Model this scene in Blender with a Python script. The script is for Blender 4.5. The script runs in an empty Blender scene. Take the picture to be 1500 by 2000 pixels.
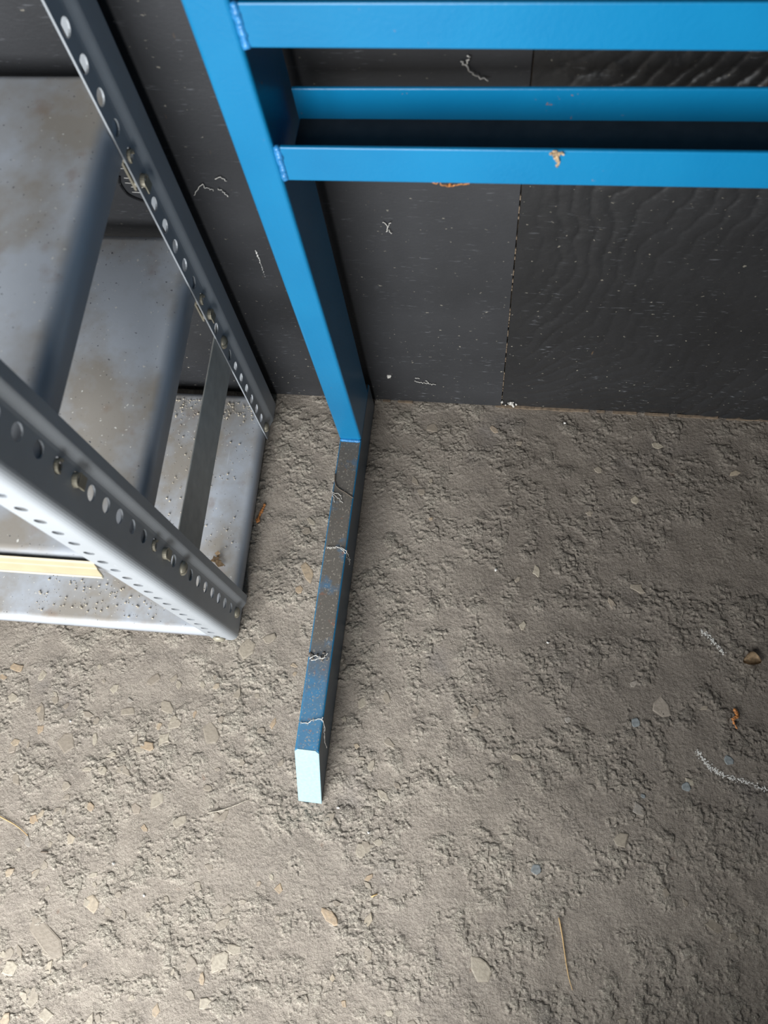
import bpy, bmesh, math, random
import numpy as np
from mathutils import Vector, Matrix, Euler

scene = bpy.context.scene
COL = scene.collection
random.seed(7)
rng = np.random.default_rng(11)

# ------------------------------------------------------------------ camera
cam_data = bpy.data.cameras.new('camera')
cam = bpy.data.objects.new('camera', cam_data)
COL.objects.link(cam)
cam_data.sensor_fit = 'HORIZONTAL'
cam_data.sensor_width = 36.0
cam_data.lens = 36.0
cam_data.clip_start = 0.01
R = ((0.98873671, 0.11026358, -0.10120106),      # image right
     (0.07100312, -0.94082444, -0.3313728),      # image down
     (-0.13175078, 0.32045486, -0.93805672))     # view direction
cam.matrix_world = Matrix(((R[0][0], -R[1][0], -R[2][0], 0.20361697),
                           (R[0][1], -R[1][1], -R[2][1], -0.51977714),
                           (R[0][2], -R[1][2], -R[2][2], 1.00966179),
                           (0, 0, 0, 1)))
cam_data.dof.use_dof = True
cam_data.dof.focus_distance = 1.06
cam_data.dof.aperture_fstop = 11.0
scene.camera = cam

# ------------------------------------------------------------------ light and exposure
world = bpy.data.worlds.new('World')
scene.world = world
world.use_nodes = True
bg = world.node_tree.nodes['Background']
bg.inputs['Color'].default_value = (0.86, 0.89, 0.95, 1)
bg.inputs['Strength'].default_value = 0.07

def area_light(name, loc, target, sx, sy, power, color):
    d = bpy.data.lights.new(name, 'AREA')
    d.shape = 'RECTANGLE'
    d.size, d.size_y, d.energy, d.color = sx, sy, power, color
    o = bpy.data.objects.new(name, d)
    COL.objects.link(o)
    o.location = loc
    o.rotation_euler = (Vector(target) - Vector(loc)).to_track_quat('-Z', 'Y').to_euler()
    return o
# overcast daylight coming in through the open front of the shed
area_light('doorway_daylight', (-0.44, -1.48, 0.90), (-0.28, 0.0, 0.38), 1.25, 1.35, 66, (0.95, 0.98, 1.0))

vs = scene.view_settings
vs.view_transform = 'Standard'
vs.look = 'None'
vs.exposure = 0.0
vs.gamma = 1.0
vs.use_curve_mapping = False

# ------------------------------------------------------------------ materials
def new_mat(name):
    m = bpy.data.materials.new(name)
    m.use_nodes = True
    nt = m.node_tree
    return m, nt, nt.nodes['Principled BSDF']
def nd(nt, kind, **kw):
    n = nt.nodes.new(kind)
    for k, v in kw.items():
        setattr(n, k, v)
    return n
def lk(nt, a, b):
    nt.links.new(a, b)
def coord(nt, scale=(1, 1, 1), rot=(0, 0, 0)):
    tc = nd(nt, 'ShaderNodeTexCoord')
    mp = nd(nt, 'ShaderNodeMapping')
    mp.inputs['Scale'].default_value = scale
    mp.inputs['Rotation'].default_value = rot
    lk(nt, tc.outputs['Object'], mp.inputs['Vector'])
    return mp.outputs['Vector']
def noise(nt, vec, scale, detail=4, rough=0.55, dist=0.0):
    n = nd(nt, 'ShaderNodeTexNoise')
    n.inputs['Scale'].default_value = scale
    n.inputs['Detail'].default_value = detail
    n.inputs['Roughness'].default_value = rough
    n.inputs['Distortion'].default_value = dist
    lk(nt, vec, n.inputs['Vector'])
    return n.outputs['Fac']
def voronoi(nt, vec, scale, feature='F1', out='Distance'):
    n = nd(nt, 'ShaderNodeTexVoronoi', feature=feature)
    n.inputs['Scale'].default_value = scale
    lk(nt, vec, n.inputs['Vector'])
    return n.outputs[out]
def ramp(nt, fac, stops):
    r = nd(nt, 'ShaderNodeValToRGB')
    els = r.color_ramp.elements
    while len(els) < len(stops):
        els.new(0.5)
    for e, (p, c) in zip(els, stops):
        e.position = p
        e.color = (c, c, c, 1) if isinstance(c, (int, float)) else (*c, 1)
    lk(nt, fac, r.inputs['Fac'])
    return r.outputs['Color']
def mix(nt, fac, a, b, mode='MIX'):
    n = nd(nt, 'ShaderNodeMix', data_type='RGBA', blend_type=mode)
    for sock, v in ((n.inputs[0], fac), (n.inputs[6], a), (n.inputs[7], b)):
        if hasattr(v, 'links'):
            lk(nt, v, sock)
        elif isinstance(v, (int, float)):
            sock.default_value = v
        else:
            sock.default_value = (*v, 1)
    return n.outputs[2]
def mul(nt, a, b, op='MULTIPLY'):
    n = nd(nt, 'ShaderNodeMath', operation=op)
    for s, v in ((n.inputs[0], a), (n.inputs[1], b)):
        if hasattr(v, 'links'):
            lk(nt, v, s)
        else:
            s.default_value = v
    return n.outputs[0]
def bump(nt, bsdf, h, strength, dist):
    b = nd(nt, 'ShaderNodeBump')
    b.inputs['Strength'].default_value = strength
    b.inputs['Distance'].default_value = dist
    lk(nt, h, b.inputs['Height'])
    lk(nt, b.outputs['Normal'], bsdf.inputs['Normal'])

def mat_plain(name, c, rough=0.5, metal=0.0, var=0.12, scale=60):
    m, nt, b = new_mat(name)
    v = coord(nt)
    f = noise(nt, v, scale)
    lo = tuple(x * (1 - var) for x in c)
    hi = tuple(min(1, x * (1 + var)) for x in c)
    lk(nt, ramp(nt, f, [(0.3, lo), (0.7, hi)]), b.inputs['Base Color'])
    b.inputs['Roughness'].default_value = rough
    b.inputs['Metallic'].default_value = metal
    return m

def mat_blue(name, dusty=0.0):
    m, nt, b = new_mat(name)
    v = coord(nt)
    f = noise(nt, v, 9, 3)
    col = ramp(nt, f, [(0.3, (0.002, 0.155, 0.335)), (0.7, (0.004, 0.182, 0.372))])
    # rust and chipped primer
    chips = mul(nt, ramp(nt, noise(nt, v, 230, 2), [(0.70, 0), (0.73, 1)]),
                ramp(nt, noise(nt, v, 17, 2), [(0.56, 0), (0.62, 1)]))
    col = mix(nt, chips, col, (0.28, 0.14, 0.10))
    rough = 0.33
    if dusty:
        geo = nd(nt, 'ShaderNodeNewGeometry')
        sep = nd(nt, 'ShaderNodeSeparateXYZ')
        lk(nt, geo.outputs['Normal'], sep.inputs[0])
        up = ramp(nt, sep.outputs['Z'], [(0.75, 0), (0.97, 1)])
        tc = nd(nt, 'ShaderNodeTexCoord')
        sp = nd(nt, 'ShaderNodeSeparateXYZ')
        lk(nt, tc.outputs['Object'], sp.inputs[0])
        # layer of dirt on the walked-over top, thinning out towards the toe
        far = nd(nt, 'ShaderNodeMapRange')
        far.inputs['From Min'].default_value = -0.36
        far.inputs['From Max'].default_value = -0.27
        far.inputs['To Min'].default_value = 0.42
        lk(nt, sp.outputs['Y'], far.inputs['Value'])
        d = ramp(nt, noise(nt, v, 26, 5, 0.6), [(0.30, 0.40), (0.46, 1.0)])
        d = mul(nt, mul(nt, d, up), mul(nt, far.outputs[0], dusty))
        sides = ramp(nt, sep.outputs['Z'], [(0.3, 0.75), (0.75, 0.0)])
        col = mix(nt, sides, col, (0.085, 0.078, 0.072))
        spk = mul(nt, ramp(nt, noise(nt, v, 420, 2), [(0.60, 0), (0.66, 0.8)]), up)
        spr = mul(nt, mul(nt, ramp(nt, noise(nt, v, 150, 3), [(0.60, 0), (0.64, 0.6)]),
                  ramp(nt, noise(nt, v, 30, 2), [(0.55, 0), (0.62, 1)])), up)
        col = mix(nt, d, col, (0.100, 0.088, 0.074))
        col = mix(nt, spr, col, (0.19, 0.09, 0.06))
        col = mix(nt, spk, col, (0.26, 0.23, 0.19))
        lk(nt, mix(nt, up, (0.36,) * 3, (0.7,) * 3), b.inputs['Roughness'])
    else:
        b.inputs['Roughness'].default_value = rough
    lk(nt, col, b.inputs['Base Color'])
    bump(nt, b, noise(nt, v, 260, 3), 0.12, 0.002)
    return m

def mat_grey(name, base=(0.40, 0.425, 0.465), dust=0.85, rust=0.3):
    """grey stove enamel of the shelving, dusty and a little rusty on its tops"""
    m, nt, b = new_mat(name)
    v = coord(nt)
    f = noise(nt, v, 7, 4)
    col = ramp(nt, f, [(0.35, tuple(x * 0.9 for x in base)), (0.65, tuple(x * 1.06 for x in base))])
    geo = nd(nt, 'ShaderNodeNewGeometry')
    sep = nd(nt, 'ShaderNodeSeparateXYZ')
    lk(nt, geo.outputs['Normal'], sep.inputs[0])
    up = ramp(nt, sep.outputs['Z'], [(0.6, 0), (0.97, 1)])
    dm = mul(nt, mul(nt, ramp(nt, noise(nt, v, 11, 5, 0.6), [(0.40, 0), (0.62, 1)]), dust), up)
    col = mix(nt, dm, col, (0.27, 0.235, 0.19))
    rm = mul(nt, mul(nt, ramp(nt, noise(nt, v, 30, 4), [(0.60, 0), (0.70, 1)]), rust), up)
    col = mix(nt, rm, col, (0.20, 0.11, 0.06))
    dots = mul(nt, ramp(nt, noise(nt, v, 330, 1), [(0.735, 0), (0.76, 1)]), up)
    col = mix(nt, dots, col, (0.07, 0.07, 0.08))
    pale = mul(nt, ramp(nt, noise(nt, v, 270, 1), [(0.74, 0), (0.765, 1)]), up)
    col = mix(nt, pale, col, (0.62, 0.60, 0.55))
    scr = ramp(nt, noise(nt, coord(nt, (160, 9, 40), (0, 0, 0.25)), 1.0, 1), [(0.76, 0), (0.78, 0.35)])
    col = mix(nt, scr, col, (0.55, 0.57, 0.60))
    lk(nt, col, b.inputs['Base Color'])
    b.inputs['Roughness'].default_value = 0.42
    bump(nt, b, noise(nt, v, 420, 2), 0.05, 0.001)
    return m

def mat_wall(name, base, rough=0.48, spec=0.3):
    m, nt, b = new_mat(name)
    v = coord(nt)
    f = noise(nt, v, 6, 5)
    col = ramp(nt, f, [(0.35, tuple(x * 0.82 for x in base)), (0.7, tuple(x * 1.2 for x in base))])
    # chafed, dusty streaks running level across the sheet, denser near the ground
    tc = nd(nt, 'ShaderNodeTexCoord')
    sp = nd(nt, 'ShaderNodeSeparateXYZ')
    lk(nt, tc.outputs['Object'], sp.inputs[0])
    low = nd(nt, 'ShaderNodeMapRange')
    low.inputs['From Min'].default_value = 0.30
    low.inputs['From Max'].default_value = 0.02
    low.inputs['To Min'].default_value = 0.45
    lk(nt, sp.outputs['Z'], low.inputs['Value'])
    hz = ramp(nt, noise(nt, coord(nt, (55, 1, 330)), 1.0, 3, 0.6), [(0.60, 0), (0.70, 1)])
    hz = mul(nt, mul(nt, hz, low.outputs[0]), ramp(nt, noise(nt, v, 22, 3), [(0.45, 0.0), (0.62, 0.75)]))
    col = mix(nt, hz, col, (0.20, 0.205, 0.22))
    fl = mul(nt, ramp(nt, noise(nt, coord(nt, (150, 1, 230), (0, 0.5, 0)), 1.0, 2), [(0.69, 0), (0.73, 1)]), low.outputs[0])
    col = mix(nt, fl, col, (0.34, 0.31, 0.25))
    br = mul(nt, ramp(nt, noise(nt, coord(nt, (120, 1, 30)), 1.0, 2), [(0.74, 0), (0.80, 0.6)]), low.outputs[0])
    col = mix(nt, br, col, (0.20, 0.12, 0.06))
    lk(nt, col, b.inputs['Base Color'])
    b.inputs['Roughness'].default_value = rough
    b.inputs['Specular IOR Level'].default_value = spec
    bump(nt, b, noise(nt, coord(nt, (1, 1, 1.6)), 190, 4, 0.6), 0.16, 0.002)
    return m

def mat_floor(name):
    m, nt, b = new_mat(name)
    v = coord(nt)
    big = noise(nt, v, 3.2, 4, 0.6)
    mid = noise(nt, v, 34, 6, 0.68, 0.4)
    fine = noise(nt, v, 310, 4, 0.7)
    at = nd(nt, 'ShaderNodeAttribute', attribute_name='torn')
    tn = at.outputs['Fac']
    smooth = ramp(nt, mid, [(0.30, (0.200, 0.168, 0.138)), (0.50, (0.278, 0.234, 0.190)), (0.72, (0.342, 0.292, 0.238))])
    rough_ = ramp(nt, mid, [(0.30, (0.255, 0.218, 0.175)), (0.50, (0.370, 0.322, 0.262)), (0.72, (0.460, 0.408, 0.335))])
    col = mix(nt, tn, smooth, rough_)
    col = mix(nt, ramp(nt, big, [(0.35, 0.0), (0.7, 0.45)]), col, (0.262, 0.224, 0.190))
    col = mix(nt, mul(nt, ramp(nt, fine, [(0.50, 0.0), (0.66, 0.9)]), mul(nt, mul(nt, tn, 0.8), 0.2, 'ADD')), col, (0.54, 0.48, 0.385))
    col = mix(nt, ramp(nt, fine, [(0.30, 0.7), (0.42, 0.0)]), col, (0.105, 0.083, 0.066))
    sand = noise(nt, v, 620, 2, 0.6)
    col = mix(nt, mul(nt, ramp(nt, sand, [(0.56, 0.0), (0.66, 0.75)]), mul(nt, tn, 0.25, 'ADD')), col, (0.60, 0.54, 0.44))
    oil = ramp(nt, noise(nt, v, 7, 5, 0.62), [(0.60, 0), (0.72, 0.5)])
    col = mix(nt, oil, col, (0.15, 0.135, 0.13))
    brick = ramp(nt, noise(nt, v, 48, 2), [(0.72, 0), (0.78, 0.5)])
    col = mix(nt, brick, col, (0.24, 0.15, 0.10))
    grit = ramp(nt, voronoi(nt, v, 190), [(0.07, 1), (0.12, 0)])
    grit = mul(nt, grit, ramp(nt, noise(nt, v, 60, 2), [(0.50, 0), (0.60, 1)]))
    col = mix(nt, grit, col, (0.46, 0.42, 0.35))
    # greasy trodden dirt along the right-hand boards, deepened with painted-in shade
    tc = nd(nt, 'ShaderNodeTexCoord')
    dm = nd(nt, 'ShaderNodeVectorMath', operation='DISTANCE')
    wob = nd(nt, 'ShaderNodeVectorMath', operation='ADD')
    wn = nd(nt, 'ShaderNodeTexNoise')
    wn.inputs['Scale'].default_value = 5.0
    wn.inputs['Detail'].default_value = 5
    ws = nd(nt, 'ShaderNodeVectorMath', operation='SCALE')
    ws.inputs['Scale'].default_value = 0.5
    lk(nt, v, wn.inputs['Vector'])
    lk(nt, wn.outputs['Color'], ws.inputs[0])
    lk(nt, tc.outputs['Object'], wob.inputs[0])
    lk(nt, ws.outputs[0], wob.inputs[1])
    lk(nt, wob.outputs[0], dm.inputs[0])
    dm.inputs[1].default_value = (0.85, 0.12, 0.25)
    grime_shade = ramp(nt, dm.outputs['Value'], [(0.32, 0.85), (0.56, 0.0)])
    col = mix(nt, grime_shade, col, mix(nt, 0.35, (0.088, 0.071, 0.056), col))
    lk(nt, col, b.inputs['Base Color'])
    b.inputs['Roughness'].default_value = 0.62
    b.inputs['Specular IOR Level'].default_value = 0.45
    h = mul(nt, noise(nt, v, 150, 6, 0.7), mul(nt, fine, 0.6), 'ADD')
    h = mul(nt, h, mul(nt, mul(nt, tn, 0.75), 0.42, 'ADD'))
    bump(nt, b, h, 0.9, 0.006)
    return m

def mat_stone(name):
    m, nt, b = new_mat(name)
    v = coord(nt)
    oi = nd(nt, 'ShaderNodeObjectInfo')
    base = ramp(nt, oi.outputs['Random'], [(0.0, (0.25, 0.208, 0.162)), (0.45, (0.30, 0.255, 0.197)),
                                           (0.75, (0.39, 0.34, 0.262)), (0.9, (0.37, 0.265, 0.165)), (1.0, (0.27, 0.25, 0.225))])
    geo = nd(nt, 'ShaderNodeNewGeometry')
    n = nd(nt, 'ShaderNodeTexNoise')
    n.inputs['Scale'].default_value = 260
    n.inputs['Detail'].default_value = 4
    lk(nt, geo.outputs['Position'], n.inputs['Vector'])
    col = mix(nt, ramp(nt, n.outputs['Fac'], [(0.35, 0.5), (0.6, 0)]), base, (0.20, 0.165, 0.127))
    lk(nt, col, b.inputs['Base Color'])
    b.inputs['Roughness'].default_value = 0.6
    bump(nt, b, n.outputs['Fac'], 0.3, 0.002)
    return m

M = dict(
    blue=mat_blue('blue_paint'),
    blue_dusty=mat_blue('blue_paint_dirty', 1.0),
    cap=mat_plain('pale_blue_paint', (0.30, 0.46, 0.50), 0.35, 0, 0.10, 300),
    weld=mat_plain('painted_weld', (0.03, 0.20, 0.45), 0.25, 0, 0.2, 200),
    grey=mat_grey('grey_enamel'),
    post=mat_grey('grey_enamel_post', (0.325, 0.345, 0.365), 0.2, 0.0),
    brace=mat_plain('drab_grey_enamel', (0.46, 0.45, 0.41), 0.5),
    zinc=mat_plain('dull_zinc', (0.33, 0.30, 0.23), 0.45, 0.3),
    label=mat_plain('yellowed_plastic', (0.36, 0.30, 0.19), 0.45, 0, 0.05),
    label_pale=mat_plain('pale_plastic', (0.52, 0.48, 0.38), 0.4, 0, 0.04),
    wall=mat_wall('black_board', (0.034, 0.0345, 0.037)),
    wall2=mat_wall('black_wrinkled_board', (0.0195, 0.0197, 0.0207), 0.36, 0.5),
    raw=mat_plain('raw_plywood_edge', (0.17, 0.125, 0.085), 0.8, 0, 0.4, 200),
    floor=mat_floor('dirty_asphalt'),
    stone=mat_stone('worn_aggregate'),
    straw=mat_plain('dry_straw', (0.55, 0.36, 0.16), 0.6, 0, 0.3, 200),
    pale_straw=mat_plain('pale_stalk', (0.44, 0.39, 0.31), 0.7, 0, 0.3, 200),
    husk=mat_plain('rusty_husk', (0.46, 0.18, 0.05), 0.55, 0, 0.6, 500),
    leaf=mat_plain('dry_leaf', (0.42, 0.30, 0.18), 0.7, 0, 0.35, 300),
    twig=mat_plain('dark_stalk', (0.13, 0.10, 0.075), 0.7, 0, 0.3, 300),
    web=mat_plain('dusty_cobweb', (0.60, 0.57, 0.52), 0.9, 0, 0.2, 300),
    drip=mat_plain('grey_drip', (0.20, 0.215, 0.215), 0.6, 0, 0.3, 250),
    chalk=mat_plain('white_scuff', (0.62, 0.60, 0.56), 0.9, 0, 0.3, 500),
    grit=mat_plain('pale_grit', (0.52, 0.46, 0.36), 0.8, 0, 0.4, 900),
    lump=mat_plain('dark_lump', (0.16, 0.14, 0.12), 0.8, 0, 0.3, 400),
    crayon=mat_plain('black_crayon', (0.010, 0.010, 0.011), 0.3, 0, 0.2, 200),
    trough_black=mat_plain('trough_floor_black', (0.018, 0.018, 0.019), 0.6, 0, 0.3, 80),
    render=mat_plain('dark_blocker', (0.10, 0.10, 0.10), 0.9, 0, 0.2, 5),  # for the added slab that blocks light
)

# ------------------------------------------------------------------ object helpers
def link(name, bm, material, parent=None, smooth=False, offset=None):
    if offset is not None:
        bmesh.ops.translate(bm, verts=bm.verts, vec=-Vector(offset))
    bmesh.ops.recalc_face_normals(bm, faces=bm.faces)
    me = bpy.data.meshes.new(name)
    bm.to_mesh(me)
    bm.free()
    me.materials.append(material)
    if smooth:
        for p in me.polygons:
            p.use_smooth = True
    o = bpy.data.objects.new(name, me)
    COL.objects.link(o)
    if parent:
        o.parent = parent
    return o
def tag(o, label=None, cat=None, group=None, kind=None):
    if label: o['label'] = label
    if cat: o['category'] = cat
    if group: o['group'] = group
    if kind: o['kind'] = kind
    return o
def empty(name, matrix, label=None, cat=None, group=None, kind=None):
    o = bpy.data.objects.new(name, None)
    COL.objects.link(o)
    o.empty_display_size = 0.05
    o.matrix_world = matrix
    return tag(o, label, cat, group, kind)
def box(bm, x0, x1, y0, y1, z0, z1, bev=0.0, seg=2):
    """eight corners; z may be pairs to slope along x"""
    vs_ = [bm.verts.new((x, y, z)) for x in (x0, x1) for y in (y0, y1) for z in (z0, z1)]
    F = [(0, 1, 3, 2), (4, 6, 7, 5), (0, 4, 5, 1), (2, 3, 7, 6), (0, 2, 6, 4), (1, 5, 7, 3)]
    fs = [bm.faces.new([vs_[i] for i in f]) for f in F]
    if bev:
        es = list({e for f in fs for e in f.edges})
        bmesh.ops.bevel(bm, geom=es, offset=bev, segments=seg, profile=0.5, affect='EDGES')
    return bm
def tube(bm, pts, r, n=6, taper=0.0):
    pts = [Vector(p) for p in pts]
    rings = []
    for i, p in enumerate(pts):
        t = (pts[min(i + 1, len(pts) - 1)] - pts[max(i - 1, 0)]).normalized()
        a = t.cross(Vector((0.1, 0.3, 1))).normalized()
        b = t.cross(a)
        k = i / (len(pts) - 1)
        rr = r * (1 - taper * k)
        rings.append([bm.verts.new(p + rr * (math.cos(2 * math.pi * j / n) * a + math.sin(2 * math.pi * j / n) * b)) for j in range(n)])
    for a, b in zip(rings, rings[1:]):
        for j in range(n):
            bm.faces.new((a[j], a[(j + 1) % n], b[(j + 1) % n], b[j]))
    bm.faces.new(rings[0][::-1])
    bm.faces.new(rings[-1])
    return bm
def spline(pts, k=5):
    """Catmull-Rom through the points"""
    P = [Vector(p) for p in pts]
    out = []
    for i in range(len(P) - 1):
        p0, p1, p2, p3 = P[max(i - 1, 0)], P[i], P[i + 1], P[min(i + 2, len(P) - 1)]
        for j in range(k):
            t = j / k
            out.append(0.5 * ((2 * p1) + (-p0 + p2) * t + (2 * p0 - 5 * p1 + 4 * p2 - p3) * t * t + (-p0 + 3 * p1 - 3 * p2 + p3) * t ** 3))
    out.append(P[-1])
    return out
def lump(bm, c, r, squash=0.6, sub=2, rough=0.25):
    m = bmesh.ops.create_icosphere(bm, subdivisions=sub, radius=r)
    for v in m['verts']:
        k = 1 + random.uniform(-rough, rough)
        v.co = Vector((v.co.x * k, v.co.y * k, v.co.z * squash * k)) + Vector(c)
def rotvec(r):
    v = Vector(r)
    return Matrix.Rotation(v.length, 4, v.normalized())

# ------------------------------------------------------------------ the floor: broken, trodden asphalt
def field(n, cell, lo, hi, p=1.0, seed=0):
    """periodic random field band-passed between wavelengths lo and hi (metres)"""
    g = np.random.default_rng(seed)
    s = np.fft.rfft2(g.standard_normal((n, n)))
    fx = np.fft.fftfreq(n, cell)[:, None]
    fy = np.fft.rfftfreq(n, cell)[None, :]
    f = np.hypot(fx, fy) + 1e-9
    w = np.where((f > 1 / hi) & (f < 1 / lo), f ** (-p), 0)
    a = np.fft.irfft2(s * w, s=(n, n))
    return a / a.std()
NF, CELL = 1024, 0.00115
f1 = field(NF, CELL, 0.030, 0.25, 1.2, 1)
f2 = field(NF, CELL, 0.0032, 0.060, 1.75, 2)
f3 = field(NF, CELL, 0.0028, 0.014, 1.1, 3)
patch = np.clip(0.48 + 0.55 * field(NF, CELL, 0.03, 0.25, 0.9, 4), 0.06, 1.2)   # where the surface is torn up, and where worn smooth
f4 = field(NF, CELL, 0.0040, 0.050, 1.65, 5)
step = lambda v, a, b: (lambda t: t * t * (3 - 2 * t))(np.clip((v - a) / (b - a), 0, 1))
plates = step(f4 + 0.5 * f2 + 0.2 * f3, -0.1, 1.0)            # raised crusts with abrupt edges
pits = step(-(f2 + 0.5 * f4), 0.9, 1.9)                           # torn-out hollows
lumps = np.maximum(f2 + 0.40 * f3 - 0.30, -0.45)
crumb = np.maximum(f3 - 0.60, -0.12)
HGT = 0.0006 * f1 + 0.85 * patch * (0.00045 * lumps + 0.00042 * crumb + 0.00060 * plates - 0.0006 * pits) + 0.00005 * f3
HGT = np.clip(HGT, -0.006, 0.0050) - 0.0012
TORN = np.clip(patch * (0.25 + 0.75 * plates + 0.30 * np.clip(crumb, 0, 2)), 0, 1)
def height(x, y):
    u = (np.asarray(x) / CELL) % NF
    v = (np.asarray(y) / CELL) % NF
    i, j = np.floor(u).astype(int), np.floor(v).astype(int)
    a, b = u - i, v - j
    i1, j1 = (i + 1) % NF, (j + 1) % NF
    i, j = i % NF, j % NF
    return (HGT[i, j] * (1 - a) * (1 - b) + HGT[i1, j] * a * (1 - b) + HGT[i, j1] * (1 - a) * b + HGT[i1, j1] * a * b)
def hz(x, y):
    return float(height(x, y))
def grid_mesh(name, xs, ys, zf, material, axis='xy'):
    X, Y = np.meshgrid(xs, ys, indexing='ij')
    Z = zf(X, Y)
    nx, ny = len(xs), len(ys)
    co = np.stack([X, Y, Z] if axis == 'xy' else [X, Z, Y], -1).reshape(-1, 3).astype(np.float32)
    idx = np.arange(nx * ny).reshape(nx, ny)
    q = np.stack([idx[:-1, :-1], idx[1:, :-1], idx[1:, 1:], idx[:-1, 1:]], -1).reshape(-1, 4)
    me = bpy.data.meshes.new(name)
    me.vertices.add(len(co))
    me.vertices.foreach_set('co', co.ravel())
    me.loops.add(q.size)
    me.loops.foreach_set('vertex_index', q.ravel().astype(np.int32))
    me.polygons.add(len(q))
    me.polygons.foreach_set('loop_start', np.arange(0, q.size, 4, dtype=np.int32))
    me.polygons.foreach_set('loop_total', np.full(len(q), 4, dtype=np.int32))
    me.polygons.foreach_set('use_smooth', np.ones(len(q), dtype=bool))
    me.update()
    me.validate()
    me.materials.append(material)
    o = bpy.data.objects.new(name, me)
    COL.objects.link(o)
    return o
fxs = np.concatenate([np.linspace(-1.7, -0.60, 30)[:-1], np.arange(-0.60, 0.95, 0.00128), np.linspace(0.95, 2.2, 40)[1:]])
fys = np.concatenate([np.linspace(-2.6, -1.04, 40)[:-1], np.arange(-1.04, 0.004, 0.00128), [0.02]])
def ground(X, Y):
    near = (X > -0.60) & (X < 0.95) & (Y > -1.04)
    return np.where(near, height(X, Y), -0.0012)
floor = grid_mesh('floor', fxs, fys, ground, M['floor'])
def torn(x, y):
    return TORN[np.floor(x / CELL).astype(int) % NF, np.floor(y / CELL).astype(int) % NF]
att = floor.data.attributes.new('torn', 'FLOAT', 'POINT')
att.data.foreach_set('value', torn(*np.meshgrid(fxs, fys, indexing='ij')).ravel().astype(np.float32))
tag(floor, 'rough brown-grey broken asphalt floor strewn with grit', None, None, 'structure')

def blob_outline(r, n, jag, elong, ang):
    out = []
    for i in range(n):
        a = 2 * math.pi * (i + random.uniform(-0.28, 0.28)) / n
        k = r * (1 + random.uniform(-jag, jag))
        x, y = k * math.cos(a) * elong, k * math.sin(a) / elong
        out.append((x * math.cos(ang) - y * math.sin(ang), x * math.sin(ang) + y * math.cos(ang)))
    return out
def flat_stone(x, y, r, name='stone', mat='stone', jag=0.34, proud=0.0007, n=None, elong=None):
    n = n or random.randint(5, 8)
    bm = bmesh.new()
    loop = blob_outline(r, n, jag, elong or random.uniform(0.85, 1.5), random.uniform(0, 6.28))
    top_z = proud
    rim = [bm.verts.new((a, b, -0.0035)) for a, b in loop]
    mid = [bm.verts.new((a * 0.95, b * 0.95, top_z - 0.0004)) for a, b in loop]
    top = [bm.verts.new((a * 0.80, b * 0.80, top_z + random.uniform(-1, 1) * 0.00012)) for a, b in loop]
    for k in range(n):
        for lo, hi in ((rim, mid), (mid, top)):
            bm.faces.new((lo[k], lo[(k + 1) % n], hi[(k + 1) % n], hi[k]))
    bm.faces.new(top)
    o = link(name, bm, M[mat], floor)
    samples = height(np.array([x + a for a, b in loop] + [x]), np.array([y + b for a, b in loop] + [y]))
    o.location = (x, y, float(np.percentile(samples, 65)))
    o.rotation_euler = (random.uniform(-0.03, 0.03), random.uniform(-0.03, 0.03), 0)
    return o
# the larger worn stones showing through the surface
for x, y, r in [(-0.2902, -0.7556, 0.021), (-0.1858, -0.5849, 0.010), (-0.3274, -0.7909, 0.011), (-0.2929, -0.8187, 0.012),
                (-0.1031, -0.3811, 0.013), (-0.2416, -0.7099, 0.012), (-0.3228, -0.5272, 0.012), (-0.1283, -0.4937, 0.014),
                (0.3871, -0.5626, 0.010), (0.4346, -0.4036, 0.012), (0.235, -0.7167, 0.013), (-0.2478, -0.4799, 0.009),
                (-0.1968, -0.4681, 0.010), (0.0542, -0.6867, 0.011), (0.0851, -0.6098, 0.012), (-0.07, -0.7516, 0.012),
                (0.02, -0.262, 0.0), (-0.035, -0.27, 0.012), (-0.045, -0.212, 0.008)]:
    if r:
        flat_stone(x, y, r)
placed = 0
while placed < 215:
    x, y = random.uniform(-0.44, 0.55), random.uniform(-0.86, -0.03)
    keep = 0.95 if (x < 0.12 and y < -0.42) else 0.12
    if random.random() > keep or (-0.008 < x < 0.038) or (x < -0.11 and y > -0.40):
        continue
    flat_stone(x, y, random.choice((0.0035, 0.0045, 0.0055, 0.0065, 0.008)))
    placed += 1
# dried grey splashes, white scuffs and crumbs on the asphalt
for i, (x, y, r) in enumerate([(0.4052, -0.4264, 0.006), (0.5136, -0.4589, 0.006), (0.4644, -0.4948, 0.0055), (0.2917, -0.6065, 0.0065), (0.4145, -0.5109, 0.003)]):
    flat_stone(x, y, r, 'paint_drip', 'drip', 0.15, 0.0010, 9, 1.05)
for x, y in [(0.305, -0.0217), (0.2215, -0.2455), (0.0891, -0.5897), (-0.3241, -0.4998), (-0.1783, -0.6929), (0.0476, -0.5656), (-0.2249, -0.6622), (0.2943, -0.3369)]:
    bm = bmesh.new()
    lump(bm, (0, 0, 0.0006), 0.0019, 0.7, 1, 0.4)
    o = link('white_crumb', bm, M['chalk'], floor)
    o.location = (x, y, hz(x, y) + 0.0004)
def scuff(pts, name, count, spread):
    bm = bmesh.new()
    pts = spline([(a, b, 0) for a, b in pts], 8)
    for _ in range(count):
        p = random.choice(pts)
        x, y = p.x + random.gauss(0, spread), p.y + random.gauss(0, spread)
        r = random.uniform(0.0003, 0.0011)
        lump(bm, (x, y, hz(x, y) + 0.0001), r, 0.5, 1, 0.4)
    o = link(name, bm, M['chalk'], floor)
    o['kind'] = 'stuff'
    o['label'] = 'powdery white scuff mark'
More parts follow.
